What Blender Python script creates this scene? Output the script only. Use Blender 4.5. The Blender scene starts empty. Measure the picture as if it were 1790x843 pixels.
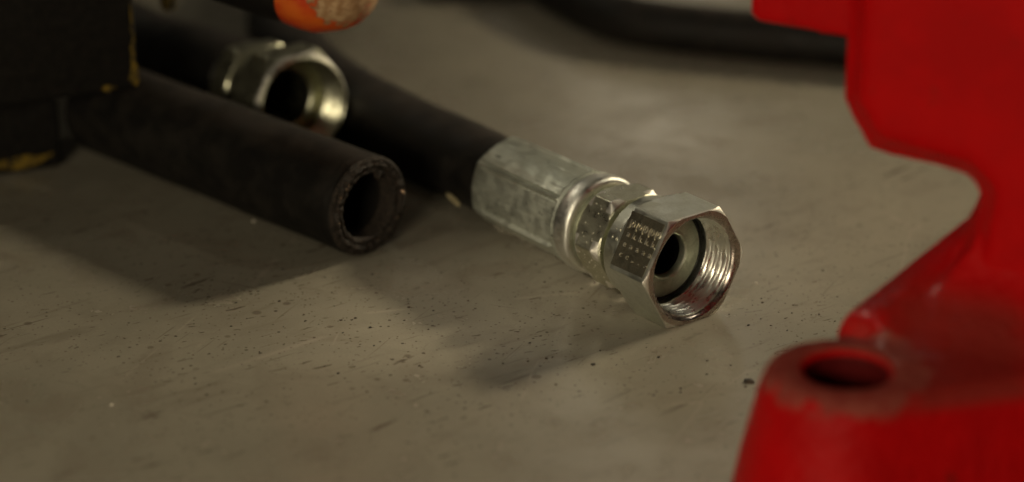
import bpy, bmesh, math, random
from math import sin, cos, pi, radians, sqrt, atan2
from mathutils import Vector, Matrix, noise

random.seed(7)
S = 0.001                                   # every size below is in millimetres
scene = bpy.context.scene
COL = scene.collection

# ------------------------------------------------------------------ camera
cam_d = bpy.data.cameras.new('camera')
cam = bpy.data.objects.new('camera', cam_d)
COL.objects.link(cam)
cam.location = (0, 0, 374.4 * S)
cam.rotation_euler = (radians(90 - 22.5), 0, 0)
cam_d.sensor_width = 36.0
cam_d.lens = 97.12
cam_d.clip_start = 0.01
cam_d.clip_end = 60.0
cam_d.dof.use_dof = True
cam_d.dof.focus_distance = 0.908
cam_d.dof.aperture_fstop = 4.1
cam_d.dof.aperture_blades = 7
scene.camera = cam

# ------------------------------------------------------------------ world, lamps, exposure
W = bpy.data.worlds.new('World')
scene.world = W
W.use_nodes = True
bgn = W.node_tree.nodes['Background']
bgn.inputs[0].default_value = (1.0, 0.80, 0.58, 1)
bgn.inputs[1].default_value = 0.009


def area(name, pos, target, sx, sy, power, color):
    d = bpy.data.lights.new(name, 'AREA')
    d.shape = 'RECTANGLE'
    d.size, d.size_y = sx, sy
    d.energy = power
    d.color = color
    o = bpy.data.objects.new(name, d)
    COL.objects.link(o)
    o.location = pos
    o.rotation_euler = (Vector(target) - Vector(pos)).to_track_quat('-Z', 'Y').to_euler()
    return o


TG = (0.03, 0.86, 0.0)
KT = (0.05, 0.855, 0.0)
key = area('key_lamp', (KT[0] + 0.96, KT[1] + 0.78, 0.66), KT, 0.15, 0.11, 0.82, (1.0, 0.84, 0.57))
key.data.spread = radians(42)
area('front_lamp', (TG[0] - 0.55, TG[1] - 1.45, 0.50), TG, 0.45, 0.22, 8.8, (1.0, 0.85, 0.59))
area('side_lamp', (TG[0] - 1.10, TG[1] - 0.85, 1.55), TG, 0.40, 0.20, 0.8, (1.0, 0.87, 0.62))
area('ceiling_lamp', (TG[0] - 0.95, TG[1] + 0.75, 1.15), TG, 0.9, 0.04, 1.9, (1.0, 0.90, 0.68))
area('right_lamp', (TG[0] + 1.10, TG[1] + 0.10, 1.05), TG, 0.07, 0.04, 1.0, (1.0, 0.90, 0.68))

area('sheen_lamp', (0.20, 3.60, 1.25), TG, 0.10, 0.90, 0.6, (1.0, 0.88, 0.68))  # added slim lamp, there for the sheen streak on the floor

sp_d = bpy.data.lights.new('fill_spot', 'SPOT')  # added unseen spot that fills the ferrule's key shadow
sp_d.energy = 32.0
sp_d.color = (1.0, 0.85, 0.62)
sp_d.spot_size = radians(3.9)
sp_d.spot_blend = 0.6
sp_d.shadow_soft_size = 0.02
sp_o = bpy.data.objects.new('fill_spot', sp_d)
COL.objects.link(sp_o)
SPT = Vector((-0.014, 0.852, 0.0))
sp_o.location = SPT + Vector((-0.79 * 0.766, -0.61 * 0.766, 0.643)) * 1.5
sp_o.rotation_euler = (SPT - sp_o.location).to_track_quat('-Z', 'Y').to_euler()

vs = scene.view_settings
vs.view_transform = 'Standard'
vs.look = 'None'
vs.exposure = 0.0
vs.gamma = 1.0
vs.use_curve_mapping = False
scene.cycles.max_bounces = 8
scene.cycles.use_denoising = True
scene.cycles.sample_clamp_direct = 12.0
scene.cycles.sample_clamp_indirect = 4.0


# ------------------------------------------------------------------ material helpers
class NT:
    def __init__(self, name):
        self.m = bpy.data.materials.new(name)
        self.m.use_nodes = True
        self.t = self.m.node_tree
        self.b = self.t.nodes['Principled BSDF']
        self._co = None

    def n(self, typ, **kw):
        x = self.t.nodes.new(typ)
        for k, v in kw.items():
            setattr(x, k, v)
        return x

    def l(self, a, b):
        self.t.links.new(a, b)

    def co(self, scale=(1, 1, 1), rot=(0, 0, 0), loc=(0, 0, 0)):
        """object coordinates in millimetres"""
        if self._co is None:
            self._co = self.n('ShaderNodeTexCoord')
        mp = self.n('ShaderNodeMapping', vector_type='POINT')
        self.l(self._co.outputs['Object'], mp.inputs['Vector'])
        r = self.n('ShaderNodeMapping', vector_type='POINT')
        mp.inputs['Rotation'].default_value = rot
        mp.inputs['Location'].default_value = loc
        self.l(mp.outputs[0], r.inputs['Vector'])
        r.inputs['Scale'].default_value = tuple(1000.0 * s for s in scale)
        return r.outputs[0]

    def noise(self, vec, scale, detail=4, rough=0.55, dist=0.0):
        x = self.n('ShaderNodeTexNoise')
        self.l(vec, x.inputs['Vector'])
        x.inputs['Scale'].default_value = scale
        x.inputs['Detail'].default_value = detail
        x.inputs['Roughness'].default_value = rough
        x.inputs['Distortion'].default_value = dist
        return x.outputs['Fac']

    def voro(self, vec, scale, feature='F1', out='Distance', rnd=1.0):
        x = self.n('ShaderNodeTexVoronoi', feature=feature)
        self.l(vec, x.inputs['Vector'])
        x.inputs['Scale'].default_value = scale
        x.inputs['Randomness'].default_value = rnd
        return x.outputs[out]

    def ramp(self, fac, a, b, va=0.0, vb=1.0, smooth=True):
        x = self.n('ShaderNodeMapRange')
        if smooth:
            x.interpolation_type = 'SMOOTHSTEP'
        self.l(fac, x.inputs['Value'])
        x.inputs['From Min'].default_value = a
        x.inputs['From Max'].default_value = b
        x.inputs['To Min'].default_value = va
        x.inputs['To Max'].default_value = vb
        return x.outputs[0]

    def math(self, op, a, b=None):
        x = self.n('ShaderNodeMath', operation=op)
        for i, v in enumerate((a, b)):
            if v is None:
                continue
            if isinstance(v, (int, float)):
                x.inputs[i].default_value = v
            else:
                self.l(v, x.inputs[i])
        return x.outputs[0]

    def mix(self, fac, a, b, mode='MIX'):
        x = self.n('ShaderNodeMix', data_type='RGBA', blend_type=mode)
        for i, v in ((0, fac), (6, a), (7, b)):
            if isinstance(v, (int, float)):
                x.inputs[i].default_value = v
            elif isinstance(v, tuple):
                x.inputs[i].default_value = (*v, 1) if len(v) == 3 else v
            else:
                self.l(v, x.inputs[i])
        return x.outputs[2]

    def bump(self, height, dist, strength=1.0):
        x = self.n('ShaderNodeBump')
        self.l(height, x.inputs['Height'])
        x.inputs['Distance'].default_value = dist * S
        x.inputs['Strength'].default_value = strength
        self.l(x.outputs[0], self.b.inputs['Normal'])

    def set(self, **kw):
        names = dict(color='Base Color', rough='Roughness', metal='Metallic', spec='Specular IOR Level',
                     coat='Coat Weight', coatr='Coat Roughness', aniso='Anisotropic', sheen='Sheen Weight')
        for k, v in kw.items():
            s = self.b.inputs[names[k]]
            if isinstance(v, (int, float)):
                s.default_value = v
            elif isinstance(v, tuple):
                s.default_value = (*v, 1)
            else:
                self.l(v, s)
        return self


def metal_mat(name, col, dark, rough, stain=0.5, grain=0.02, gscale=(1, 1, 1), metal=1.0, worn=False):
    t = NT(name)
    big = t.noise(t.co(), 0.22, 5, 0.6, 0.4)
    fine = t.noise(t.co(gscale), 1.6, 4, 0.65)
    st = t.ramp(big, 0.42, 0.68, 0.0, stain)
    c = t.mix(st, col, dark)
    c = t.mix(t.ramp(fine, 0.35, 0.75, 0.0, 0.35), c, dark)
    if worn:
        sc = t.noise(t.co((0.03, 1, 1)), 1.5, 3, 0.5, 0.1)
        c = t.mix(t.ramp(sc, 0.62, 0.68, 0, 0.55), c, (0.09, 0.088, 0.07))
        pit = t.noise(t.co((0.5, 1, 1)), 0.42, 3, 0.5)
        c = t.mix(t.ramp(pit, 0.69, 0.73, 0, 0.8), c, (0.06, 0.055, 0.04))
        c = t.mix(t.ramp(pit, 0.26, 0.23, 0, 0.4), c, (0.72, 0.71, 0.62))
        fine = t.math('SUBTRACT', fine, t.ramp(sc, 0.60, 0.72, 0, 1.2))
    t.set(color=c, metal=metal, rough=t.math('ADD', t.ramp(big, 0.3, 0.7, rough * 0.8, rough * 1.35),
                                              t.ramp(fine, 0.3, 0.7, -0.03, 0.06)))
    t.bump(fine, grain)
    return t.m


M = {}
M['nut'] = metal_mat('zinc_plated_steel', (0.74, 0.76, 0.68), (0.50, 0.51, 0.44), 0.38, 0.35, 0.03, (0.5, 1.3, 1.3))
M['face'] = metal_mat('turned_steel', (0.56, 0.50, 0.46), (0.30, 0.23, 0.20), 0.22, 0.5, 0.012)
M['thread'] = metal_mat('cut_thread_steel', (0.86, 0.87, 0.82), (0.55, 0.55, 0.50), 0.28, 0.4, 0.04, (2.4, 0.35, 0.35))
M['stampface'] = metal_mat('dark_stamped_steel', (0.36, 0.335, 0.255), (0.13, 0.115, 0.08), 0.40, 0.6, 0.10)
M['mark'] = metal_mat('bright_burr', (0.90, 0.87, 0.78), (0.7, 0.66, 0.56), 0.40, 0.2, 0.02)
M['edge'] = metal_mat('bright_edge', (0.92, 0.90, 0.84), (0.7, 0.68, 0.6), 0.42, 0.2, 0.02)  # worn edges, with their glint put into a lighter colour
M['hex'] = metal_mat('yellowed_zinc', (0.70, 0.70, 0.56), (0.36, 0.345, 0.25), 0.32, 0.3, 0.10)
M['ring'] = metal_mat('bright_zinc_ring', (0.84, 0.85, 0.80), (0.62, 0.62, 0.56), 0.38, 0.4, 0.015)
M['ferrule'] = metal_mat('dull_zinc', (0.55, 0.58, 0.51), (0.40, 0.42, 0.36), 0.46, 0.12, 0.03, (0.5, 1.6, 1.6), 0.85, True)
M['nipple'] = metal_mat('greenish_zinc', (0.72, 0.76, 0.64), (0.44, 0.47, 0.37), 0.46, 0.5, 0.02, metal=0.9)
M['nut2'] = metal_mat('gold_zinc', (0.74, 0.74, 0.58), (0.40, 0.40, 0.28), 0.30, 0.5, 0.02)

t = NT('black_rubber')
v = t.co()
nz = t.noise(v, 0.10, 5, 0.6)
fn = t.noise(v, 1.3, 4, 0.7)
c = t.mix(t.ramp(nz, 0.40, 0.70), (0.006, 0.0054, 0.0048), (0.014, 0.0118, 0.0098))
c = t.mix(t.ramp(fn, 0.60, 0.80, 0, 0.5), c, (0.034, 0.027, 0.021))
geo = t.n('ShaderNodeNewGeometry')
sepn = t.n('ShaderNodeSeparateXYZ')
t.l(geo.outputs['Normal'], sepn.inputs[0])
dust_sheen = t.math('MULTIPLY', t.ramp(sepn.outputs[2], 0.70, 1.0), t.ramp(t.noise(v, 0.07, 5, 0.65), 0.30, 0.70, 0.25, 0.9))
c = t.mix(dust_sheen, c, (0.036, 0.029, 0.024))  # sheen on upward faces painted into the colour, patchy like dust
t.set(color=c, rough=t.ramp(nz, 0.3, 0.7, 0.52, 0.68), spec=0.25)
t.bump(fn, 0.10)
M['rubber'] = t.m

t = NT('torn_rubber_end')
v = t.co()
fn = t.noise(v, 0.9, 6, 0.75)
sp = t.noise(v, 2.4, 3, 0.6)
c = t.mix(t.ramp(fn, 0.42, 0.70), (0.014, 0.011, 0.009), (0.065, 0.047, 0.034))
c = t.mix(t.ramp(sp, 0.66, 0.76), c, (0.11, 0.07, 0.045))
t.set(color=c, rough=0.75, spec=0.3)
t.bump(fn, 0.6)
M['torn'] = t.m

t = NT('black_seal_rubber')
t.set(color=(0.006, 0.006, 0.006), rough=0.5)
M['seal'] = t.m
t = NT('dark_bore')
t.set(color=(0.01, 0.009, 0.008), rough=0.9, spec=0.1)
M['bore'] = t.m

t = NT('pale_chip')
fn = t.noise(t.co(), 0.9, 4)
t.set(color=t.mix(fn, (0.16, 0.13, 0.06), (0.46, 0.40, 0.24)), rough=0.7)
t.bump(fn, 0.2)
M['chip'] = t.m
t = NT('white_crumb')
t.set(color=(0.75, 0.70, 0.60), rough=0.6)
M['crumb'] = t.m
t = NT('dark_grit')
fn = t.noise(t.co(), 0.25, 2)
t.set(color=t.mix(t.ramp(fn, 0.4, 0.6), (0.012, 0.010, 0.008), (0.07, 0.045, 0.03)), rough=0.7)
M['grit'] = t.m
t = NT('copper_wire')
t.set(color=(0.30, 0.20, 0.13), metal=1.0, rough=0.5)
M['wire'] = t.m


# painted red cast iron
t = NT('red_paint')
v = t.co()
big = t.noise(v, 0.05, 4, 0.6)
fn = t.noise(v, 0.55, 4, 0.6)
c = t.mix(t.ramp(big, 0.3, 0.7), (0.56, 0.0022, 0.0035), (0.47, 0.0022, 0.0035))
dirt = t.noise(v, 0.16, 6, 0.7)
c = t.mix(t.ramp(dirt, 0.60, 0.74, 0, 0.55), c, (0.10, 0.022, 0.012))
t.set(color=c, rough=t.ramp(fn, 0.3, 0.7, 0.42, 0.55), spec=0.10)
t.bump(fn, 0.35)
M['red'] = t.m

t = NT('worn_red_paint')      # the lug: paint rubbed down to primer round the bolt hole, browner in the hollow
v = t.co()
big = t.noise(v, 0.05, 4, 0.6)
fn = t.noise(v, 0.55, 4, 0.6)
red = t.mix(t.ramp(big, 0.3, 0.7), (0.56, 0.0022, 0.0035), (0.47, 0.0022, 0.0035))
sep = t.n('ShaderNodeSeparateXYZ')
t.l(v, sep.inputs[0])
wob = t.ramp(t.noise(v, 0.12, 5, 0.65), 0.25, 0.75, -5.0, 5.0, False)
r2 = t.math('SQRT', t.math('ADD', t.math('POWER', sep.outputs[0], 2.0), t.math('POWER', sep.outputs[1], 2.0)))
rr = t.math('ADD', r2, wob)
ring = t.ramp(rr, 22.5, 24.5, 1.0, 0.0)
up = t.ramp(sep.outputs[2], 38.0, 43.0, 0.0, 1.0)
hole = t.ramp(r2, 13.0, 13.6, 0.0, 1.0)
mask = t.math('MULTIPLY', t.math('MULTIPLY', ring, up), hole)
worn = t.mix(t.ramp(t.noise(v, 0.30, 5, 0.7), 0.35, 0.7), (0.26, 0.045, 0.034), (0.33, 0.095, 0.068))
# a darker brown streak in the hollow beside the web
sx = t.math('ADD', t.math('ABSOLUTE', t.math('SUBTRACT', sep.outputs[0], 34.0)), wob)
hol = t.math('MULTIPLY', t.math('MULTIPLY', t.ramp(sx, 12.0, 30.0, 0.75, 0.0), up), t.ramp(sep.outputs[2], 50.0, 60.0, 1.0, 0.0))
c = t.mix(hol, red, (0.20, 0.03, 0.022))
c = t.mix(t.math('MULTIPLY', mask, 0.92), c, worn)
dirt = t.noise(v, 0.13, 6, 0.7)
c = t.mix(t.ramp(dirt, 0.64, 0.74, 0, 0.7), c, (0.07, 0.018, 0.012))
hole_shade = t.math('MULTIPLY', t.ramp(r2, 12.2, 12.6, 1.0, 0.0), t.ramp(sep.outputs[2], 42.5, 44.0, 1.0, 0.0))
c = t.mix(t.math('MULTIPLY', hole_shade, 0.92), c, (0.055, 0.004, 0.004))  # shade inside the bolt hole, painted as a darker red
dv_ = t.n('ShaderNodeVectorMath', operation='DISTANCE')
t.l(v, dv_.inputs[0])
dv_.inputs[1].default_value = (16.0, 20.0, 47.0)
oily = t.ramp(t.math('ADD', dv_.outputs['Value'], wob), 13.0, 22.0, 1.0, 0.0)
oily = t.math('MULTIPLY', oily, t.ramp(r2, 14.5, 17.0, 0.0, 1.0))
rg = t.math('SUBTRACT', t.ramp(fn, 0.3, 0.7, 0.40, 0.52), t.math('MULTIPLY', oily, 0.30))
t.set(color=c, rough=t.math('ADD', rg, t.math('MULTIPLY', t.math('MAXIMUM', mask, hole_shade), 0.25)),
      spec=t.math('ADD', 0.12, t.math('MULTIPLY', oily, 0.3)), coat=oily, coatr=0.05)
t.bump(t.math('ADD', fn, t.math('MULTIPLY', t.noise(v, 0.22, 2), 1.6)), 0.5)
M['redworn'] = t.m

t = NT('black_enamel')
v = t.co()
fn = t.noise(v, 0.3, 5, 0.65)
t.set(color=t.mix(t.ramp(fn, 0.35, 0.7), (0.007, 0.0065, 0.006), (0.014, 0.0125, 0.011)), rough=0.6, spec=0.22)
t.bump(fn, 0.3)
M['black'] = t.m
t = NT('yellow_paint')
v = t.co()
fn = t.noise(v, 0.25, 5, 0.7)
t.set(color=t.mix(t.ramp(fn, 0.42, 0.62), (0.20, 0.13, 0.012), (0.02, 0.016, 0.008)), rough=0.5)
t.bump(fn, 0.3)
M['yellow'] = t.m

t = NT('chipped_orange_paint')
v = t.co()
big = t.noise(v, 0.085, 5, 0.62, 0.3)
fn = t.noise(v, 0.6, 5, 0.7)
c = t.mix(t.ramp(big, 0.36, 0.62), (0.72, 0.14, 0.016), (0.62, 0.05, 0.010))
sep = t.n('ShaderNodeSeparateXYZ')
t.l(v, sep.inputs[0])
cx = t.math('ADD', sep.outputs[0], 10.5)          # the bare patch sits off the tip's centre
cz = t.math('ADD', sep.outputs[2], 1.5)
rr = t.math('SQRT', t.math('ADD', t.math('POWER', cx, 2.0), t.math('POWER', t.math('MULTIPLY', cz, 0.85), 2.0)))
rr = t.math('ADD', rr, t.ramp(t.noise(v, 0.28, 6, 0.72), 0.2, 0.8, -6.5, 6.5, False))
patch = t.ramp(rr, 7.6, 8.8, 1.0, 0.0)
bare = t.mix(t.ramp(t.noise(v, 0.35, 5, 0.6), 0.38, 0.62), (0.36, 0.20, 0.09), (0.54, 0.36, 0.20))
c = t.mix(patch, c, bare)
c = t.mix(t.ramp(t.noise(v, 0.42, 5, 0.7), 0.67, 0.73, 0, 0.8), c, (0.06, 0.02, 0.012))
c = t.mix(t.ramp(t.noise(v, 0.8, 3, 0.6), 0.70, 0.76, 0, 0.6), c, (0.62, 0.40, 0.18))
t.set(color=c, rough=t.math('ADD', 0.32, t.math('MULTIPLY', patch, 0.4)))
t.bump(t.math('SUBTRACT', t.math('MULTIPLY', fn, 0.4), patch), 0.25)
M['orange'] = t.m

# worn painted bench top: smooth grey-brown skin, smears, scuffs and specks of dirt
t = NT('worn_bench_top')
A0 = radians(-39)                                   # the scuffs run this way
v = t.co()
big = t.noise(v, 0.011, 5, 0.6, 0.5)
mid = t.noise(v, 0.045, 6, 0.62, 0.6)
c = t.mix(t.ramp(big, 0.32, 0.68), (0.312, 0.293, 0.236), (0.248, 0.233, 0.188))
c = t.mix(t.ramp(mid, 0.44, 0.72, 0, 0.45), c, (0.195, 0.165, 0.128))
streak = t.noise(t.co((0.16, 1, 1), (0, 0, A0)), 0.11, 5, 0.62, 0.4)
c = t.mix(t.ramp(streak, 0.58, 0.74, 0, 0.5), c, (0.16, 0.128, 0.098))
zone = t.noise(v, 0.016, 3, 0.6)
zon = t.ramp(zone, 0.34, 0.56, 0.25, 1.0)
# short dark scuffs
for (sc, sx, thr, seed, amt) in ((0.16, 0.15, 0.20, 11.0, 0.75), (0.34, 0.20, 0.24, 47.0, 0.8), (0.55, 0.30, 0.24, 83.0, 0.8)):
    vv = t.co((sx, 1, 1), (0, 0, A0 + (seed - 30) * 0.006), (seed * S, seed * 2 * S, 0))
    wv = t.n('ShaderNodeVectorMath', operation='ADD')
    t.l(vv, wv.inputs[0])
    nn = t.n('ShaderNodeTexNoise')
    t.l(v, nn.inputs['Vector'])
    nn.inputs['Scale'].default_value = 0.35
    sc_ = t.n('ShaderNodeVectorMath', operation='SCALE')
    t.l(nn.outputs['Color'], sc_.inputs[0])
    sc_.inputs['Scale'].default_value = 1.6
    t.l(sc_.outputs[0], wv.inputs[1])
    vo = t.n('ShaderNodeTexVoronoi', feature='F1')
    t.l(wv.outputs[0], vo.inputs['Vector'])
    vo.inputs['Scale'].default_value = sc
    sepc = t.n('ShaderNodeSeparateColor')
    t.l(vo.outputs['Color'], sepc.inputs[0])
    pick = t.ramp(sepc.outputs[0], 0.55, 0.60)
    size = t.math('MULTIPLY', sepc.outputs[1], thr)
    d = t.ramp(t.math('SUBTRACT', vo.outputs['Distance'], size), -0.06, 0.05, 1.0, 0.0)
    f = t.math('MULTIPLY', t.math('MULTIPLY', d, pick), t.math('MULTIPLY', zon, amt))
    c = t.mix(f, c, (0.075, 0.055, 0.040))
# specks
for (sc, thr, amt, col) in ((0.42, 0.13, 0.85, (0.05, 0.038, 0.028)), (0.75, 0.17, 0.75, (0.08, 0.055, 0.038)),
                            (0.12, 0.09, 0.6, (0.10, 0.072, 0.05))):
    vo = t.n('ShaderNodeTexVoronoi', feature='F1')
    t.l(v, vo.inputs['Vector'])
    vo.inputs['Scale'].default_value = sc
    sepc = t.n('ShaderNodeSeparateColor')
    t.l(vo.outputs['Color'], sepc.inputs[0])
    pick = t.ramp(sepc.outputs[0], 0.76, 0.80)
    size = t.math('MULTIPLY', sepc.outputs[1], thr * 2.2)
    d = t.ramp(t.math('SUBTRACT', vo.outputs['Distance'], size), -0.05, 0.04, 1.0, 0.0)
    f = t.math('MULTIPLY', t.math('MULTIPLY', d, pick), t.math('MULTIPLY', zon, amt))
    c = t.mix(f, c, col)
# hairline pale scratches
wv = t.n('ShaderNodeTexVoronoi', feature='DISTANCE_TO_EDGE')
t.l(t.co((0.3, 1, 1), (0, 0, radians(-70)), (0.013, 0.004, 0)), wv.inputs['Vector'])
wv.inputs['Scale'].default_value = 0.022
hs = t.math('MULTIPLY', t.ramp(wv.outputs['Distance'], 0.0, 0.012, 1.0, 0.0), t.ramp(t.noise(v, 0.03, 2), 0.52, 0.62, 0, 0.35))
c = t.mix(hs, c, (0.42, 0.38, 0.32))
for (ang, sc_, lo, amt, col) in ((-37, 0.55, 0.655, 0.55, (0.10, 0.078, 0.058)), (-64, 0.7, 0.67, 0.45, (0.11, 0.085, 0.062)),
                                 (22, 0.6, 0.675, 0.40, (0.12, 0.095, 0.07)), (-12, 1.1, 0.69, 0.15, (0.38, 0.35, 0.29))):
    ln = t.noise(t.co((0.045, 1, 1), (0, 0, radians(ang)), (ang * 0.001, 0.003, 0)), sc_, 3, 0.5, 0.25)
    c = t.mix(t.math('MULTIPLY', t.ramp(ln, lo, lo + 0.05, 0, amt), zon), c, col)
fine = t.noise(v, 1.1, 4, 0.7)
c = t.mix(t.ramp(fine, 0.3, 0.7, 0, 0.22), c, (0.19, 0.165, 0.13))
t.set(color=c, rough=t.math('ADD', t.ramp(mid, 0.3, 0.7, 0.15, 0.27), t.ramp(big, 0.3, 0.7, -0.03, 0.06)), spec=0.5)
t.bump(t.math('ADD', fine, t.math('MULTIPLY', mid, 3.0)), 0.05)
M['floor'] = t.m


# ------------------------------------------------------------------ mesh helpers
def link(name, me, mat, parent=None, loc=None, smooth=35):
    me.materials.append(mat)
    if smooth is not None:
        for p in me.polygons:
            p.use_smooth = True
        me.set_sharp_from_angle(angle=radians(smooth))
    o = bpy.data.objects.new(name, me)
    COL.objects.link(o)
    if loc:
        o.location = tuple(x * S for x in loc)
    if parent:
        o.parent = parent
    return o


def from_bm(name, bm, mat, parent=None, loc=None, smooth=35, fix=True):
    if fix:
        bmesh.ops.recalc_face_normals(bm, faces=bm.faces)
    bmesh.ops.scale(bm, vec=(S, S, S), verts=bm.verts)
    me = bpy.data.meshes.new(name)
    bm.to_mesh(me)
    bm.free()
    return link(name, me, mat, parent, loc, smooth)


def tag(o, label=None, cat=None, group=None, kind=None):
    if label:
        o['label'] = label
    if cat:
        o['category'] = cat
    if group:
        o['group'] = group
    if kind:
        o['kind'] = kind
    return o


def empty(name, loc, rot, label, cat, group=None):
    o = bpy.data.objects.new(name, None)
    COL.objects.link(o)
    o.location = tuple(x * S for x in loc)
    o.rotation_euler = rot
    o.empty_display_size = 0.01
    return tag(o, label, cat, group)


def rings_bm(rows, close=False, cap0=False, cap1=False):
    """rows: list of rings, each the same number of (x, y, z) points"""
    bm = bmesh.new()
    vv = [[bm.verts.new(p) for p in r] for r in rows]
    n = len(rows[0])
    m = len(vv)
    for i in range(m if close else m - 1):
        a, b = vv[i], vv[(i + 1) % m]
        for k in range(n):
            bm.faces.new((a[k], a[(k + 1) % n], b[(k + 1) % n], b[k]))
    if cap0:
        bm.faces.new(vv[0][::-1])
    if cap1:
        bm.faces.new(vv[-1])
    return bm


def lathe(prof, n=96, close=False, f=None):
    """prof: (t, r) along local x; f(theta, t, r) may change the radius"""
    rows = []
    for (tt, r) in prof:
        row = []
        for k in range(n):
            th = 2 * pi * k / n
            q = f(th, tt, r) if f else r
            row.append((tt, q * cos(th), q * sin(th)))
        rows.append(row)
    return rings_bm(rows, close)


def hex_section(af, corner=0.5):
    """angles and radii of a hexagon with slightly rounded corners, corners at 0, 60, ..."""
    out = []
    h = af / 2
    for s in range(6):
        c0 = s * pi / 3
        for d in (-30, -24, -18, -12, -7, -4, -2.2, -1.0, 0, 1.0, 2.2, 4, 7, 12, 18, 24):
            th = radians(d)
            r = h / cos(pi / 6 - abs(th))
            rc = h / cos(pi / 6)
            cut = (rc - corner * 0.22) / cos(th * 0.2)
            out.append((c0 + th, min(r, cut)))
    return out


def hex_rows(sec, prof):
    """prof: (t, limiting radius): the hexagon is cut by a cone or cylinder of that radius"""
    return [[(tt, min(r, lim) * cos(th), min(r, lim) * sin(th)) for th, r in sec] for tt, lim in prof]


def catmull(pts, n=14):
    P = [Vector(p) for p in pts]
    P = [2 * P[0] - P[1]] + P + [2 * P[-1] - P[-2]]
    out = []
    for i in range(1, len(P) - 2):
        a, b, c, d = P[i - 1:i + 3]
        for k in range(n):
            u = k / n
            out.append(0.5 * ((2 * b) + (c - a) * u + (2 * a - 5 * b + 4 * c - d) * u * u + (3 * b - a - 3 * c + d) * u ** 3))
    out.append(P[-2])
    return out


def tube_rows(path, r, n=48, wob=0.0, seed=0.0):
    rows = []
    up = Vector((0, 0, 1))
    for i, p in enumerate(path):
        d = (path[min(i + 1, len(path) - 1)] - path[max(i - 1, 0)]).normalized()
        y = up.cross(d).normalized()
        z = d.cross(y)
        row = []
        for k in range(n):
            th = 2 * pi * k / n
            q = p + (y * cos(th) + z * sin(th)) * r
            if wob:
                q += (y * cos(th) + z * sin(th)) * (wob * noise.noise(q * 0.09 + Vector((seed, 0, 0))))
            row.append(tuple(q))
        rows.append(row)
    return rows


def flake(bm, x, y, z, r, squash, rot, n=7, h=0.25):
    """a small irregular chip lying on the floor"""
    top, bot = [], []
    for k in range(n):
        a = 2 * pi * k / n
        q = r * random.uniform(0.6, 1.15)
        px, py = q * cos(a), q * sin(a) * squash
        px, py = px * cos(rot) - py * sin(rot), px * sin(rot) + py * cos(rot)
        bot.append(bm.verts.new((x + px, y + py, z)))
        top.append(bm.verts.new((x + px * 0.7, y + py * 0.7, z + h * random.uniform(0.5, 1.0))))
    for k in range(n):
        bm.faces.new((bot[k], bot[(k + 1) % n], top[(k + 1) % n], top[k]))
    bm.faces.new(top)
    bm.faces.new(bot[::-1])


# ------------------------------------------------------------------ floor
bm = bmesh.new()
bmesh.ops.create_grid(bm, x_segments=1, y_segments=1, size=4000)
fl = from_bm('floor', bm, M['floor'], loc=(0, 1500, 0), smooth=None)
tag(fl, kind='structure')


# ------------------------------------------------------------------ crimped hose fitting with swivel nut
def text_marks(parent, items, normal_deg, radial):
    """stamped characters on the hexagon face whose normal is at normal_deg; one mesh"""
    th = radians(normal_deg)
    X = Vector((-1, 0, 0))
    Y = Vector((0, -sin(th), cos(th)))
    Z = Vector((0, cos(th), sin(th)))
    bm = bmesh.new()
    for (ch, tpos, w, size) in items:
        cu = bpy.data.curves.new('mark', 'FONT')
        cu.body = ch
        cu.size = size
        cu.extrude = 0.24
        cu.offset = 0.02
        cu.resolution_u = 2
        cu.align_x = 'CENTER'
        ob = bpy.data.objects.new('mark', cu)
        me = bpy.data.meshes.new_from_object(ob)
        mat = Matrix.Identity(4)
        for i in range(3):
            mat[i][0], mat[i][1], mat[i][2] = X[i], Y[i], Z[i]
        o0 = Vector((tpos, 0, 0)) + Y * w + Z * radial
        mat[0][3], mat[1][3], mat[2][3] = o0
        me.transform(mat)
        bm.from_mesh(me)
        bpy.data.meshes.remove(me)
        bpy.data.objects.remove(ob)
        bpy.data.curves.remove(cu)
    return from_bm('stamped_characters', bm, M['mark'], parent, smooth=None, fix=False)


def brighten(o, test):  # gives chamfer faces the lighter, glint-coloured material
    o.data.materials.append(M['edge'])
    for f in o.data.polygons:
        c = f.center / S
        if test(c.x, sqrt(c.y * c.y + c.z * c.z)):
            f.material_index = 1


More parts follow.
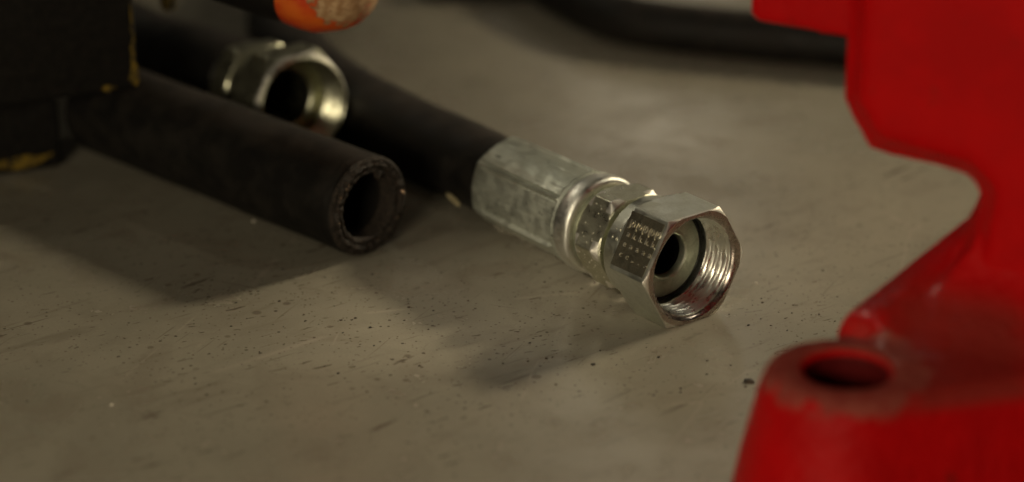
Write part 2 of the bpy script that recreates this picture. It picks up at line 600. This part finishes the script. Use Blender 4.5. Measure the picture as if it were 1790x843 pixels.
def make_nut(root, mat, face_mat, thread_mat, length=27.0, af=38.0, cham=0.0):
    k_ = af / 36.0
    sec = hex_section(af)
    prof = [(0.0, 18.95 * k_ - cham), (0.10 + cham, 19.25 * k_), (0.25 + cham, 19.55 * k_), (0.5 + cham, 19.9 * k_), (0.8 + cham, 20.3 * k_),
            (1.1 + cham, 21.2 * k_), (3.2, 22 * k_), (5, 22 * k_),
            (10, 22 * k_), (15, 22 * k_), (17.6, 22 * k_), (18.4, 20.6), (19.1, 19.5), (19.6, 18.6), (20.0, 18.0), (20.6, 17.6)]
    if cham:
        prof = [(0.0, 17.6), (0.2, 18.05), (0.6, 18.35), (1.6, 18.95), (2.6, 19.5), (3.6, 20.1), (4.8, 20.8), (6.0, 21.6), (7.0, 22.3)] + prof[8:]
    rows = hex_rows(sec, prof)
    for tt, r in ((22, 17.5), (24.5, 17.5), (26.0, 17.4), (26.7, 16.9), (length, 16.0)):
        rows.append([(tt, r * cos(th), r * sin(th)) for th, _ in sec])
    rows.append([(length, 12.5 * cos(th), 12.5 * sin(th)) for th, _ in sec])
    nut = from_bm('swivel_nut', rings_bm(rows), mat, root, smooth=24)
    brighten(nut, lambda x, r: x < 1.0 + cham and r > 18.2)
    # front face ring and countersink
    q0 = 17.6 if cham else 18.95 * k_
    rows = [[(0.0, min(q0, r) * cos(th), min(q0, r) * sin(th)) for th, r in sec]]
    for tt, r in ((-0.05, 17.5 if cham else 18.2), (0.15, 17.3 if cham else 17.85), (0.9, 17.1), (1.35, 16.9)):
        rows.append([(tt, r * cos(th), r * sin(th)) for th, _ in sec])
    from_bm('front_rim', rings_bm(rows), face_mat, nut, smooth=22)
    # internal screw thread
    pitch = 2.0
    n = 120
    rows = []
    tt = 1.3
    while tt < 15.0:
        row = []
        for k in range(n):
            th = 2 * pi * k / n
            ph = (tt / pitch - th / (2 * pi)) % 1.0
            tri = abs(ph * 2 - 1)
            amp = min(1.0, max(0.0, (14.3 - tt) / 1.2))
            tri = min(1.0, max(0.0, (tri - 0.12) / 0.76))
            r = 17.35 - 1.05 * tri * amp * (0.35 + 0.65 * min(1, (tt - 1.0) / 2.2))
            r += 0.05 * noise.noise(Vector((tt * 0.6, 6 * cos(th), 6 * sin(th))))
            row.append((tt, r * cos(th), r * sin(th)))
        rows.append(row)
        tt += 0.19
    for q, r in ((15.4, 17.4), (19.0, 17.4), (19.0, 12.0)):
        rows.append([(q, r * cos(2 * pi * k / n), r * sin(2 * pi * k / n)) for k in range(n)])
    bm = rings_bm(rows)
    bmesh.ops.recalc_face_normals(bm, faces=bm.faces)
    bmesh.ops.reverse_faces(bm, faces=bm.faces)
    from_bm('screw_thread', bm, thread_mat, nut, smooth=40, fix=False)
    return nut


LBL = 'black hydraulic hose in the middle with crimped zinc ferrule and bright open hex nut end'
fit_rot = (0, 0.004, radians(127.7))
hose = empty('hydraulic_hose', (60.1, 834.3, 19.05), fit_rot, LBL, 'hose')
nut = make_nut(hose, M['nut'], M['face'], M['thread'])

# dark stamped panel on the face that looks up and left, and its rows of marks
th = radians(30)
bm = bmesh.new()
Yv = Vector((0, -sin(th), cos(th)))
Zv = Vector((0, cos(th), sin(th)))
corners = []
for (tt, w) in ((2.0, -9.3), (18.0, -9.5), (18.3, 9.4), (1.9, 9.5)):
    corners.append((tt, w))
vb, vt = [], []
for (tt, w) in corners:
    p = Vector((tt, 0, 0)) + Yv * w
    vb.append(bm.verts.new(p + Zv * 18.9))
    vt.append(bm.verts.new(p + Zv * 19.05))
bm.faces.new(vt)
for k in range(4):
    bm.faces.new((vb[k], vb[(k + 1) % 4], vt[(k + 1) % 4], vt[k]))
from_bm('stamped_panel', bm, M['stampface'], nut, smooth=None)
items = []
rnd = random.Random(3)
for i in range(5):
    tt = 15.6 - i * 3.15
    items.append(('J0' if i == 0 else '(0', tt, 4.3, 3.5))
    items.append(('k.' if i else 'a', tt - 0.1, 0.9, 3.2))
    items.append(('a' if i else 'e', tt - 0.3, -2.5, 3.1))
    items.append((rnd.choice(['.-', 'c', ',.', '.']), tt - 0.4, -6.0, 2.8))
text_marks(nut, items, 30, 19.12)
items = [('.', 23.4, 1.6, 2.6), ('t', 21.4, 1.4, 2.2), ('1', 23.6, -1.8, 2.0), ('0', 21.3, -2.0, 2.0)]
text_marks(nut, items, 30, 17.45)

# nipple with its bore, seat and seal
bm = lathe([(60, 7.0), (20, 7.1), (14.9, 7.4), (14.0, 7.7), (13.6, 8.2), (13.7, 8.7), (14.05, 9.2), (14.15, 13.6), (14.5, 14.5),
            (15.3, 15.0), (17.5, 15.1), (18.5, 12.2), (26, 12.2), (31, 12.2)], 96)
nip = from_bm('nipple', bm, M['nipple'], hose, smooth=30)
bm = lathe([(16.0 + 0.8 * cos(a), 15.75 + 0.8 * sin(a)) for a in [2 * pi * k / 12 for k in range(12)]], 72, True)
from_bm('seal_ring', bm, M['seal'], nip)
bm = lathe([(17.0, 0.01), (17.0, 6.6), (58, 6.5), (58, 0.01)], 48)
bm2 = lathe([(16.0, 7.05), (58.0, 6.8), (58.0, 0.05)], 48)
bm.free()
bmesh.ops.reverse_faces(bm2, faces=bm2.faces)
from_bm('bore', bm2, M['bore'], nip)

# fixed hexagon behind the nut, strongly chamfered on both sides
sec = hex_section(31.4)
rows = hex_rows(sec, [(29.6, 12.0), (29.6, 15.5), (29.75, 15.95), (30.3, 16.5), (31.2, 17.2), (32.2, 18.0), (33.0, 19.0), (36.0, 19.2),
                      (39.6, 19.0), (40.4, 18.0), (41.4, 17.2), (42.3, 16.5), (42.9, 15.95), (43.0, 15.2), (43.0, 12.0)])
hx = from_bm('fixed_hexagon', rings_bm(rows), M['hex'], hose, smooth=24)
brighten(hx, lambda x, r: r > 16.4 and (x < 32.6 or x > 40.0))
# little raised knurl points on the two faces towards the camera
bm = bmesh.new()
rnd = random.Random(5)
for (deg, rows_n) in ((30, 4), (-30, 4)):
    a = radians(deg)
    Yk = Vector((0, -sin(a), cos(a)))
    Zk = Vector((0, cos(a), sin(a)))
    for i in range(4):
        for j in range(7):
            if rnd.random() < 0.45:
                continue
            p = Vector((33.2 + i * 2.0 + rnd.uniform(-.9, .9), 0, 0)) + Yk * (-6 + j * 2.0 + rnd.uniform(-.9, .9)) + Zk * 15.66
            mt = Matrix.Translation(p) @ Matrix.Scale(1, 4)
            bmesh.ops.create_icosphere(bm, subdivisions=1, radius=rnd.uniform(0.16, 0.40), matrix=mt)
k = from_bm('knurl_points', bm, M['mark'], hx)

# neck between hexagon and ferrule
nk = from_bm('neck', lathe([(39.5, 13.0), (48.6, 13.0)], 64), M['hex'], hose)


# ferrule: smooth rolled lip, then eight crimped flats
def ferr(th, tt, r):
    k8 = (th / (2 * pi) * 6 + 0.37) % 1.0
    e = min(k8, 1 - k8)                                   # 0 on a ridge between two dies
    start = 55.4 + 0.8 * noise.noise(Vector((int((th / (2 * pi) * 6 + 0.37) % 6) * 3.3, 0, 0)))
    w = min(1.0, max(0.0, (tt - start) / 0.9))
    fl = r * (1 + 0.45 * (cos(pi / 6) / cos((k8 - 0.5) * pi / 3) * 1.04 - 1))
    ridge = 0.6 * max(0.0, 1 - e / 0.035) - 1.15 * max(0.0, 1 - abs(k8 - 0.055) / 0.03) - 0.25 * max(0.0, 1 - abs(k8 - 0.945) / 0.025)
    for q_, d_, w_ in ((0.20, 0.16, 0.016), (0.47, 0.10, 0.02), (0.63, 0.18, 0.014), (0.80, 0.12, 0.02)):
        ridge -= d_ * max(0.0, 1 - abs(k8 - q_ - 0.05 * sin(int(th * 3 / pi) * 2.3)) / w_)
    back = min(1.0, max(0.0, (100.5 - tt) / 3.0))
    q = fl + ridge * back
    q += 0.16 * noise.noise(Vector((tt * 0.22, 5 * cos(th), 5 * sin(th)))) + 0.07 * noise.noise(Vector((tt * 0.9, 22 * cos(th), 22 * sin(th))))
    return r * (1 - w) + q * w


LIP = [(46.2, 14.6), (46.3, 15.7), (46.6, 16.5), (47.1, 17.0), (47.9, 17.3), (49.2, 17.42), (51.0, 17.4), (52.4, 17.3), (53.4, 17.05), (54.0, 16.75)]
prof = [(46.2, 12.4)] + [(a_, r_ - 0.06) for a_, r_ in LIP] + [(54.6, 16.8)]
tt = 55.1
while tt < 100.0:
    prof.append((tt, 16.95 - 0.55 * (tt - 55) / 46))
    tt += 0.65 if tt < 59 else 1.6
prof += [(100.8, 16.3), (101.5, 16.1), (101.8, 15.7), (101.8, 13.9)]
fe = from_bm('ferrule', lathe(prof, 240, False, ferr), M['ferrule'], hose, smooth=38)
bm = lathe(LIP, 120)
from_bm('rolled_lip', bm, M['ring'], fe)

# rubber hose, from inside the ferrule back behind the handle (world coordinates brought into the fitting's frame)
bpy.context.view_layer.update()
inv = hose.matrix_world.inverted()
end = hose.matrix_world @ Vector((0.097, 0, 0))
wp = [Vector(end) / S, Vector((-20.5, 949.0, 15.0)), Vector((-41, 976, 14.6)), Vector((-65, 1012, 14.6)), Vector((-84, 1052, 14.6)),
      Vector((-96, 1100, 14.6)), Vector((-99, 1160, 14.6)), Vector((-90, 1240, 14.6)), Vector((-60, 1330, 14.6))]
path = [(inv @ (p * S)) / S for p in catmull(wp, 12)]
from_bm('rubber_hose', rings_bm(tube_rows(path, 14.5, 56, 0.25), cap0=True, cap1=True), M['rubber'], hose, smooth=60)

# ------------------------------------------------------------------ second hose with a gold zinc nut, propped between the two others
d2 = radians(123.0)
h2 = empty('hydraulic_hose', (-77.4, 970.0, 27.4), (0, 0.10, d2),
           'black hose at the back left ending in a blurred yellowish zinc hex nut', 'hose')
n2 = make_nut(h2, M['nut2'], M['nut2'], M['nut2'], 32.0, 38.0, 1.4)
bm = lathe([(16.5, 16.8), (15.2, 14.2), (14.6, 11.6), (15.2, 11.0), (20, 10.4), (60, 10.4)], 72)
np2 = from_bm('nipple', bm, M['nut2'], h2)
bm = lathe([(17.0, 10.6), (58, 10.3), (58, 0.05)], 48)
bmesh.ops.reverse_faces(bm, faces=bm.faces)
from_bm('bore', bm, M['bore'], np2)
sec = hex_section(33.0)
rows = hex_rows(sec, [(31, 13), (31, 16.2), (31.5, 16.8), (33, 18.5), (34, 19.4), (41, 19.4), (42, 18.5), (43.5, 16.8), (44, 16.2), (44, 13)])
from_bm('fixed_hexagon', rings_bm(rows), M['nut2'], h2, smooth=24)
from_bm('ferrule', lathe([(44, 12), (44, 15.2), (45.5, 16.6), (50, 16.8), (53, 16.0), (70, 15.8), (98, 15.7), (99, 15.2), (99, 13)], 96), M['rubber'], h2)
bpy.context.view_layer.update()
path = [Vector((97, 0, 0)), Vector((130, 0, 0)), Vector((170, 6, 4)), Vector((220, 26, 10)), Vector((300, 70, 12))]
from_bm('rubber_hose', rings_bm(tube_rows(catmull(path, 8), 14.5, 48, 0.3, 4.0), cap0=True, cap1=True), M['rubber'], h2, smooth=60)

# ------------------------------------------------------------------ the cut length of hose in front
d3 = radians(135.6)
ch = empty('cut_hose', (-49.5, 891.5, 18.0), (0, 0, d3), 'short thick black hose with a ragged cut open end facing forward', 'hose')
rs = []
for i in range(64):
    tt = 1.2 + (i / 63) ** 1.6 * 148
    row = []
    for k in range(72):
        th = 2 * pi * k / 72
        r = 18.0 + 0.30 * noise.noise(Vector((tt * 0.05, 2 * cos(th), 2 * sin(th) + 7)))
        if tt < 6:
            r += 0.4 * noise.noise(Vector((tt * 0.5, 6 * cos(th), 6 * sin(th)))) - 0.12 * (6 - tt) / 4.8
        row.append((tt, r * cos(th), r * sin(th)))
    rs.append(row)
cover = from_bm('outer_cover', rings_bm(rs, cap1=True), M['rubber'], ch, smooth=60)
# the torn annular end
rs = []
for (tt, r, ax) in ((1.2, 17.9, 0.3), (0.5, 17.5, 0.5), (0.1, 16.8, 0.7), (0.35, 16.0, 0.9), (-0.35, 15.2, 1.0), (0.15, 14.5, 1.0), (0.9, 13.8, 1.0),
                    (0.25, 13.1, 0.9), (0.3, 12.4, 0.8), (1.0, 11.9, 0.5), (3.0, 11.7, 0.3), (8.0, 11.6, 0.1)):
    row = []
    for k in range(110):
        th = 2 * pi * k / 110
        x = tt + ax * 1.1 * noise.noise(Vector((r * 0.7, 9 * cos(th), 9 * sin(th)))) + ax * 0.6 * noise.noise(Vector((r * 2, 28 * cos(th), 28 * sin(th))))
        q = r + 0.25 * ax * noise.noise(Vector((r, 14 * cos(th) + 30, 14 * sin(th))))
        row.append((x, q * cos(th), q * sin(th)))
    rs.append(row)
from_bm('torn_edge', rings_bm(rs), M['torn'], ch, smooth=70)
bm = lathe([(7.0, 11.6), (70, 11.5), (70, 0.05)], 64)
bmesh.ops.reverse_faces(bm, faces=bm.faces)
from_bm('bore', bm, M['bore'], ch)
rnd = random.Random(12)
for i in range(9):
    th = rnd.uniform(0, 2 * pi)
    r = rnd.uniform(13.2, 16.0)
    p0 = Vector((0.4, r * cos(th), r * sin(th)))
    dv = Vector((-rnd.uniform(0.6, 1.6), rnd.uniform(-1.4, 1.4), rnd.uniform(-1.4, 1.4)))
    pp = [p0, p0 + dv * 0.6, p0 + dv + Vector((0, 0, rnd.uniform(-.5, .3)))]
    from_bm('wire_strand', rings_bm(tube_rows(catmull(pp, 3), 0.16, 5), cap0=True, cap1=True), M['wire'], ch)
# rubber tag left hanging at the top of the hole
bm = bmesh.new()
bmesh.ops.create_icosphere(bm, subdivisions=3, radius=1.0)
for q in bm.verts:
    s = 1 + 0.35 * noise.noise(q.co * 1.7)
    q.co = Vector((q.co.x * 1.2 * s, q.co.y * 1.3 * s, q.co.z * 2.0 * s)) + Vector((0.6, -4.6, 11.0))
from_bm('torn_tag', bm, M['torn'], ch)


# ------------------------------------------------------------------ remeshed castings
def box_bm(bm, x0, x1, y0, y1, z0, z1):
    r = bmesh.ops.create_cube(bm, size=1.0)
    bmesh.ops.scale(bm, vec=(x1 - x0, y1 - y0, z1 - z0), verts=r['verts'])
    bmesh.ops.translate(bm, vec=((x0 + x1) / 2, (y0 + y1) / 2, (z0 + z1) / 2), verts=r['verts'])
    return r['verts']


def prism(bm, poly, fa, fb):
    """poly: 2D points; fa, fb map a point to the near and far 3D position"""
    a = [bm.verts.new(fa(p)) for p in poly]
    b = [bm.verts.new(fb(p)) for p in poly]
    n = len(poly)
    fs = [bm.faces.new(a), bm.faces.new(b[::-1])]
    for k in range(n):
        fs.append(bm.faces.new((a[(k + 1) % n], a[k], b[k], b[(k + 1) % n])))
    bmesh.ops.recalc_face_normals(bm, faces=fs)


def remesh(bm, voxel, smooth_n, factor=0.5):
    bmesh.ops.recalc_face_normals(bm, faces=bm.faces)
    me = bpy.data.meshes.new('tmp')
    bm.to_mesh(me)
    bm.free()
    ob = bpy.data.objects.new('tmp', me)
    COL.objects.link(ob)
    m = ob.modifiers.new('r', 'REMESH')
    m.mode = 'VOXEL'
    m.voxel_size = voxel
    m2 = ob.modifiers.new('s', 'SMOOTH')
    m2.factor = factor
    m2.iterations = smooth_n
    bpy.context.view_layer.update()
    dg = bpy.context.evaluated_depsgraph_get()
    out = bpy.data.meshes.new_from_object(ob.evaluated_get(dg))
    bpy.data.objects.remove(ob)
    bpy.data.meshes.remove(me)
    o = bmesh.new()
    o.from_mesh(out)
    bpy.data.meshes.remove(out)
    return o


rc = empty('red_casting', (93.9, 702.3, 0.0), (0, 0, 0), 'large glossy red painted iron casting at the right edge with a bolt lug', 'machine part')
# upper body and its column in a vertical plane turned 25 degrees
a = radians(25)
ux, uy = cos(a), -sin(a)
nx, ny = sin(a), cos(a)                    # away from the camera
ox, oy = 98.0 - 93.9, 760.0 - 702.3


def pl(s, z, off):
    return (ox + ux * s + nx * off, oy + uy * s + ny * off, z)


# foot: lug with bolt hole, long flange to the right, web rising to the column
bm = bmesh.new()
rows = []
for (z, r) in ((0, 32), (6, 31.3), (18, 29.2), (30, 26.4), (40, 24.0), (43.5, 22.8), (45, 21.0), (45, 12.2), (44, 11.8), (30, 11.8), (0, 11.8)):
    rows.append([(r * cos(2 * pi * k / 72), r * sin(2 * pi * k / 72), z) for k in range(72)])
vv = [[bm.verts.new(p) for p in r] for r in rows]
for i in range(len(vv)):
    a, b = vv[i], vv[(i + 1) % len(vv)]
    for k in range(72):
        bm.faces.new((a[k], a[(k + 1) % 72], b[(k + 1) % 72], b[k]))
# flange running right; its upper front edge is the line right of the hole
TU, TN = Vector((0.951, 0.309, 0)), Vector((0.309, -0.951, 0))
RZ = [(32, 0), (31.3, 6), (29.2, 18), (26.4, 30), (24, 40), (22.8, 43.4), (20.9, 45.0)]
SHELL = [(r, z) for r, z in RZ] + [(13.5, 45.0), (13.5, 0)]
FULL = [(r, z) for r, z in RZ] + [(-60, 45.4), (-60, 0)]
prism(bm, SHELL, lambda p: TN * p[0] + Vector((0, 0, p[1])), lambda p: TU * 17 + TN * p[0] + Vector((0, 0, p[1])))
prism(bm, FULL, lambda p: TU * 16 + TN * max(p[0], -14) + Vector((0, 0, p[1])), lambda p: TU * 150 + TN * (p[0] + 4) + Vector((0, 0, p[1] + (4 if p[1] > 1 else 0))))
# web rising to the column
R0, R1 = Vector((9, 24, 50.0)), Vector((66, 74, 74))
dw = (R1 - R0).normalized()
pw = Vector((-dw.y, dw.x, 0)).normalized()
prism(bm, [(-24, -45), (-24, -17), (-9, -4), (0, 0), (9, -2), (13, -8), (13, -45)],
      lambda p: R0 + pw * p[0] + Vector((0, 0, p[1])), lambda p: R1 + pw * p[0] + Vector((0, 0, p[1] * 1.15)))
prism(bm, [(-4, 0), (60, 0), (60, 84), (8, 84), (4, 66), (0, 58)],
      lambda p: (38 + p[0], 41 - p[0] * 0.46, p[1]), lambda p: (62 + p[0], 94 - p[0] * 0.46, p[1]))
FLARE = [(14, 92), (1.5, 84), (-0.5, 75), (-3.5, 67), (-9, 59), (-17, 52.5), (-27, 47.5), (-38, 44.5), (-38, 36), (14, 36)]
prism(bm, FLARE, lambda q: pl(43.5 - max(0, 72 - q[1]) * 0.62, q[1], q[0]), lambda q: pl(150, q[1], q[0]))
bo = remesh(bm, 1.1, 24, 0.6)
foot = from_bm('mounting_foot', bo, M['redworn'], rc, smooth=80)

bm = bmesh.new()
prism(bm, [(-1.5, 230), (-1.5, 103), (7.0, 89), (36.5, 86.5), (41.0, 81), (38.5, 66), (37, 30), (150, 30), (150, 230)],
      lambda p: pl(p[0], p[1], 0), lambda p: pl(p[0], p[1], 62))
INS = [(6, 230), (6, 106), (12.5, 97), (38.5, 94), (48, 86), (46, 68), (43, 54), (39, 44), (33, 36), (33, 30), (150, 30), (150, 230)]
OUT = [(-1.5, 230), (-1.5, 103), (7.0, 89), (36.5, 86.5), (41.0, 81), (39.5, 68), (36.5, 54), (33, 44), (27, 36), (27, 30), (150, 30), (150, 230)]
va = [bm.verts.new(pl(q[0], q[1], -7)) for q in INS]
vb = [bm.verts.new(pl(q[0], q[1], 3)) for q in OUT]
fs = [bm.faces.new(va), bm.faces.new(vb[::-1])] + [bm.faces.new((va[(k + 1) % 12], va[k], vb[k], vb[(k + 1) % 12])) for k in range(12)]
bmesh.ops.recalc_face_normals(bm, faces=fs)
bo = remesh(bm, 1.5, 14)
body = from_bm('upper_body', bo, M['red'], rc, smooth=80)
bm = bmesh.new()
prism(bm, [(-35.5, 230), (-35.5, 121.5), (-33, 119.5), (4, 118.5), (4, 230)], lambda p: pl(p[0], p[1], 12), lambda p: pl(p[0], p[1], 50))
bo = remesh(bm, 1.4, 5)
from_bm('side_ledge', bo, M['red'], rc, smooth=80)

# ------------------------------------------------------------------ black machine base on the left with chipped yellow edges
bx = empty('machine_base', (-136.5, 956.0, 0.0), (0, 0, radians(24)), 'black steel machine base at the left edge with chipped yellow corners', 'machine part')


def bevelled_box(name, x0, x1, y0, y1, z0, z1, bev, mat, parent):
    bm = bmesh.new()
    box_bm(bm, x0, x1, y0, y1, z0, z1)
    bmesh.ops.bevel(bm, geom=list(bm.edges), offset=bev, segments=3, affect='EDGES', profile=0.5)
    return from_bm(name, bm, mat, parent, smooth=40)


up_ = bevelled_box('upper_block', -260, 0, 0, 150, 39, 175, 2.0, M['black'], bx)
lo_ = bevelled_box('plinth', -280, -22, 33, 60, 0, 41, 2.0, M['black'], bx)


def smear(parent, pts, wid, thick, seed):
    """chipped paint: an uneven thin patch along an edge, given as points with an up/across vector"""
    rnd = random.Random(seed)
    bm = bmesh.new()
    L = []
    for (p, across, out, w) in pts:
        p, across, out = Vector(p), Vector(across), Vector(out)
        w2 = wid * w * rnd.uniform(0.6, 1.3)
        s = rnd.uniform(-0.25, 0.25) * wid
        L.append([bm.verts.new(p + across * (s - w2 / 2)), bm.verts.new(p + across * (s + w2 / 2)),
                  bm.verts.new(p + across * (s + w2 / 2) + out * thick), bm.verts.new(p + across * (s - w2 / 2) + out * thick)])
    for i in range(len(L) - 1):
        for k in range(4):
            bm.faces.new((L[i][k], L[i][(k + 1) % 4], L[i + 1][(k + 1) % 4], L[i + 1][k]))
    bm.faces.new(L[0])
    bm.faces.new(L[-1][::-1])
    return from_bm('yellow_paint_chip', bm, M['yellow'], parent, smooth=None)


F_ = (0, -1, 0)
smear(up_, [((-1.6, 0.1, 40.5 + i * 2.4), (1, 0, 0), F_, w) for i, w in enumerate((0.9, 1.5, 1.3, 0.9, 0.5, 0.45, 0.4, 0.35, 0.3, 0.25, 0.3, 0.22, 0.2, 0.3))], 2.2, 0.5, 1)
smear(up_, [((-1.4, 0.1, 76 + i * 2.5), (1, 0, 0), F_, w) for i, w in enumerate((0.5, 1.0, 1.3, 1.6, 1.2, 1.4))], 2.4, 0.5, 2)
smear(up_, [((-14 + i * 1.3, 0.1, 40.8), (0, 0, 1), F_, w) for i, w in enumerate((0.5, 1.2, 1.4, 0.8, 0.3))], 2.0, 0.5, 3)
smear(lo_, [((-62 + i * 5.2, 32.9, 3.4 + 0.3 * i), (0, 0, 1), F_, w) for i, w in enumerate((0.5, 0.5, 0.4, 0.7, 1.3, 1.9, 1.2, 0.3))], 3.0, 0.5, 4)
# painted lug poking out behind the upper corner
lg = bevelled_box('hook', -2, 26, 36, 40, 97, 104, 1.5, M['black'], bx)
bevelled_box('yellow_tip', 21.2, 26.6, 34.6, 41.4, 55, 105, 1.5, M['yellow'], bx)

# ------------------------------------------------------------------ black handle with chipped orange end
hd = empty('handle', (-62.8, 930.0, 89.0), (0, radians(0), 0), 'black handle with a chipped orange painted round end at the top', 'handle')
dirv = Vector((-0.86, 0.36, 0.16)).normalized()
hd.rotation_euler = dirv.to_track_quat('X', 'Z').to_euler()
# orange end: a rounded knob, local x runs back along the grip
rows = []
for (x, r) in ((-17.0, 0.05), (-16.9, 2.5), (-16.3, 6.0), (-15.0, 9.8), (-12.5, 13.4), (-9.0, 16.2), (-4.5, 18.2), (0.5, 20.2), (6.0, 20.6), (12, 20.2),
               (15.5, 18.0), (16.5, 16.5)):
    rows.append([(x, r * cos(2 * pi * k / 64) * (1 + 0.012 * noise.noise(Vector((x * .2, k * .3, 0)))), r * sin(2 * pi * k / 64)) for k in range(64)])
from_bm('orange_end', rings_bm(rows), M['orange'], hd, smooth=60)
rows = []
for (x, r) in ((9.0, 19.0), (15, 20.2), (24, 20.4), (40, 20.0), (80, 18.5), (150, 15.5), (152, 14.0), (152, 0.05)):
    rows.append([(x, r * cos(2 * pi * k / 48), r * sin(2 * pi * k / 48)) for k in range(48)])
from_bm('grip', rings_bm(rows), M['rubber'], hd, smooth=60)

# ------------------------------------------------------------------ background pieces
path = catmull([(300, 1066, 10), (214, 1077, 10), (166, 1087, 10), (131, 1098, 10), (85, 1111, 10), (49, 1127, 10), (28, 1155, 10), (13, 1190, 10), (7, 1249, 10), (25, 1340, 10)], 10)
bh = from_bm('black_cable', rings_bm(tube_rows(path, 10.5, 28, 0.2, 9.0), cap0=True, cap1=True), M['rubber'], smooth=60)
tag(bh, 'thin black cable curving across the floor in the far background at top right', 'cable')
bm = bmesh.new()
box_bm(bm, -42, 14, 1183, 1200, 0, 9)
bmesh.ops.bevel(bm, geom=list(bm.edges), offset=2.0, segments=3, affect='EDGES')
bb = from_bm('steel_bar', bm, M['black'], smooth=40)
tag(bb, 'low black bar lying on the floor at the top edge of the picture', 'bar')

# ------------------------------------------------------------------ chips and grit on the floor
bm = bmesh.new()
flake(bm, 0, 0, 0.02, 2.3, 0.55, radians(-12), 11, 1.3)
c1 = from_bm('dark_chip', bm, M['grit'], loc=(74.6, 787.7, 0.0), smooth=None)
tag(c1, 'black chip on the floor against the red foot', 'chip')
bm = bmesh.new()
bmesh.ops.create_icosphere(bm, subdivisions=3, radius=1.0)
for q in bm.verts:
    s = 1 + 0.4 * noise.noise(q.co * 1.5)
    q.co = Vector((q.co.x * 4.4 * s, q.co.y * 0.85 * s, max(-0.5, q.co.z * 0.6 * s) + 0.5))
c2 = from_bm('pale_shaving', bm, M['chip'], loc=(-20.6, 920.5, 8.6), smooth=None)
c2.rotation_euler = (radians(28), 0.25, radians(-54))
tag(c2, 'pale yellowish shaving stuck to the hose side just behind the ferrule', 'shaving')
for (x, y, r, lab) in ((83.4, 866.3, 0.8, 'tiny white crumb on the floor to the right of the open nut'),
                       (-93.0, 922.5, 1.0, 'pale crumb on the floor below the cut hose'),
                       (-124.0, 771.0, 0.9, 'white crumb alone on the floor at lower left')):
    bm = bmesh.new()
    flake(bm, 0, 0, 0.02, r, 0.6, random.uniform(0, 3), 7, 0.6)
    tag(from_bm('crumb', bm, M['crumb'], loc=(x, y, 0), smooth=None), lab, 'crumb', 'pale crumbs on the floor')

bm = bmesh.new()
rnd = random.Random(21)
random.seed(5)


def scatter(n, cx, cy, sx, sy, rmin, rmax):
    for _ in range(n):
        x, y = rnd.gauss(cx, sx), rnd.gauss(cy, sy)
        r = rmin + (rmax - rmin) * rnd.random() ** 3
        flake(bm, x, y, 0.03, r, rnd.uniform(0.35, 0.9), radians(40) + rnd.gauss(0, 0.5), 6, r * 0.5)


scatter(110, -60, 850, 26, 22, 0.18, 0.75)
scatter(70, -10, 862, 30, 30, 0.15, 0.65)
scatter(80, 92, 845, 14, 14, 0.15, 0.70)
scatter(70, 30, 790, 45, 25, 0.15, 0.65)
scatter(60, -100, 815, 30, 30, 0.2, 0.7)
scatter(50, 60, 900, 60, 40, 0.2, 0.7)
for (x, y, r) in ((26.0, 800.5, 1.0), (11.0, 805.0, 0.7), (47, 806, 0.6)):
    flake(bm, x, y, 0.03, r, 0.7, 0.6, 8, 0.5)
gr = from_bm('floor_grit', bm, M['grit'], smooth=None)
tag(gr, 'dark specks of grit scattered over the worn floor', 'grit', kind='stuff')
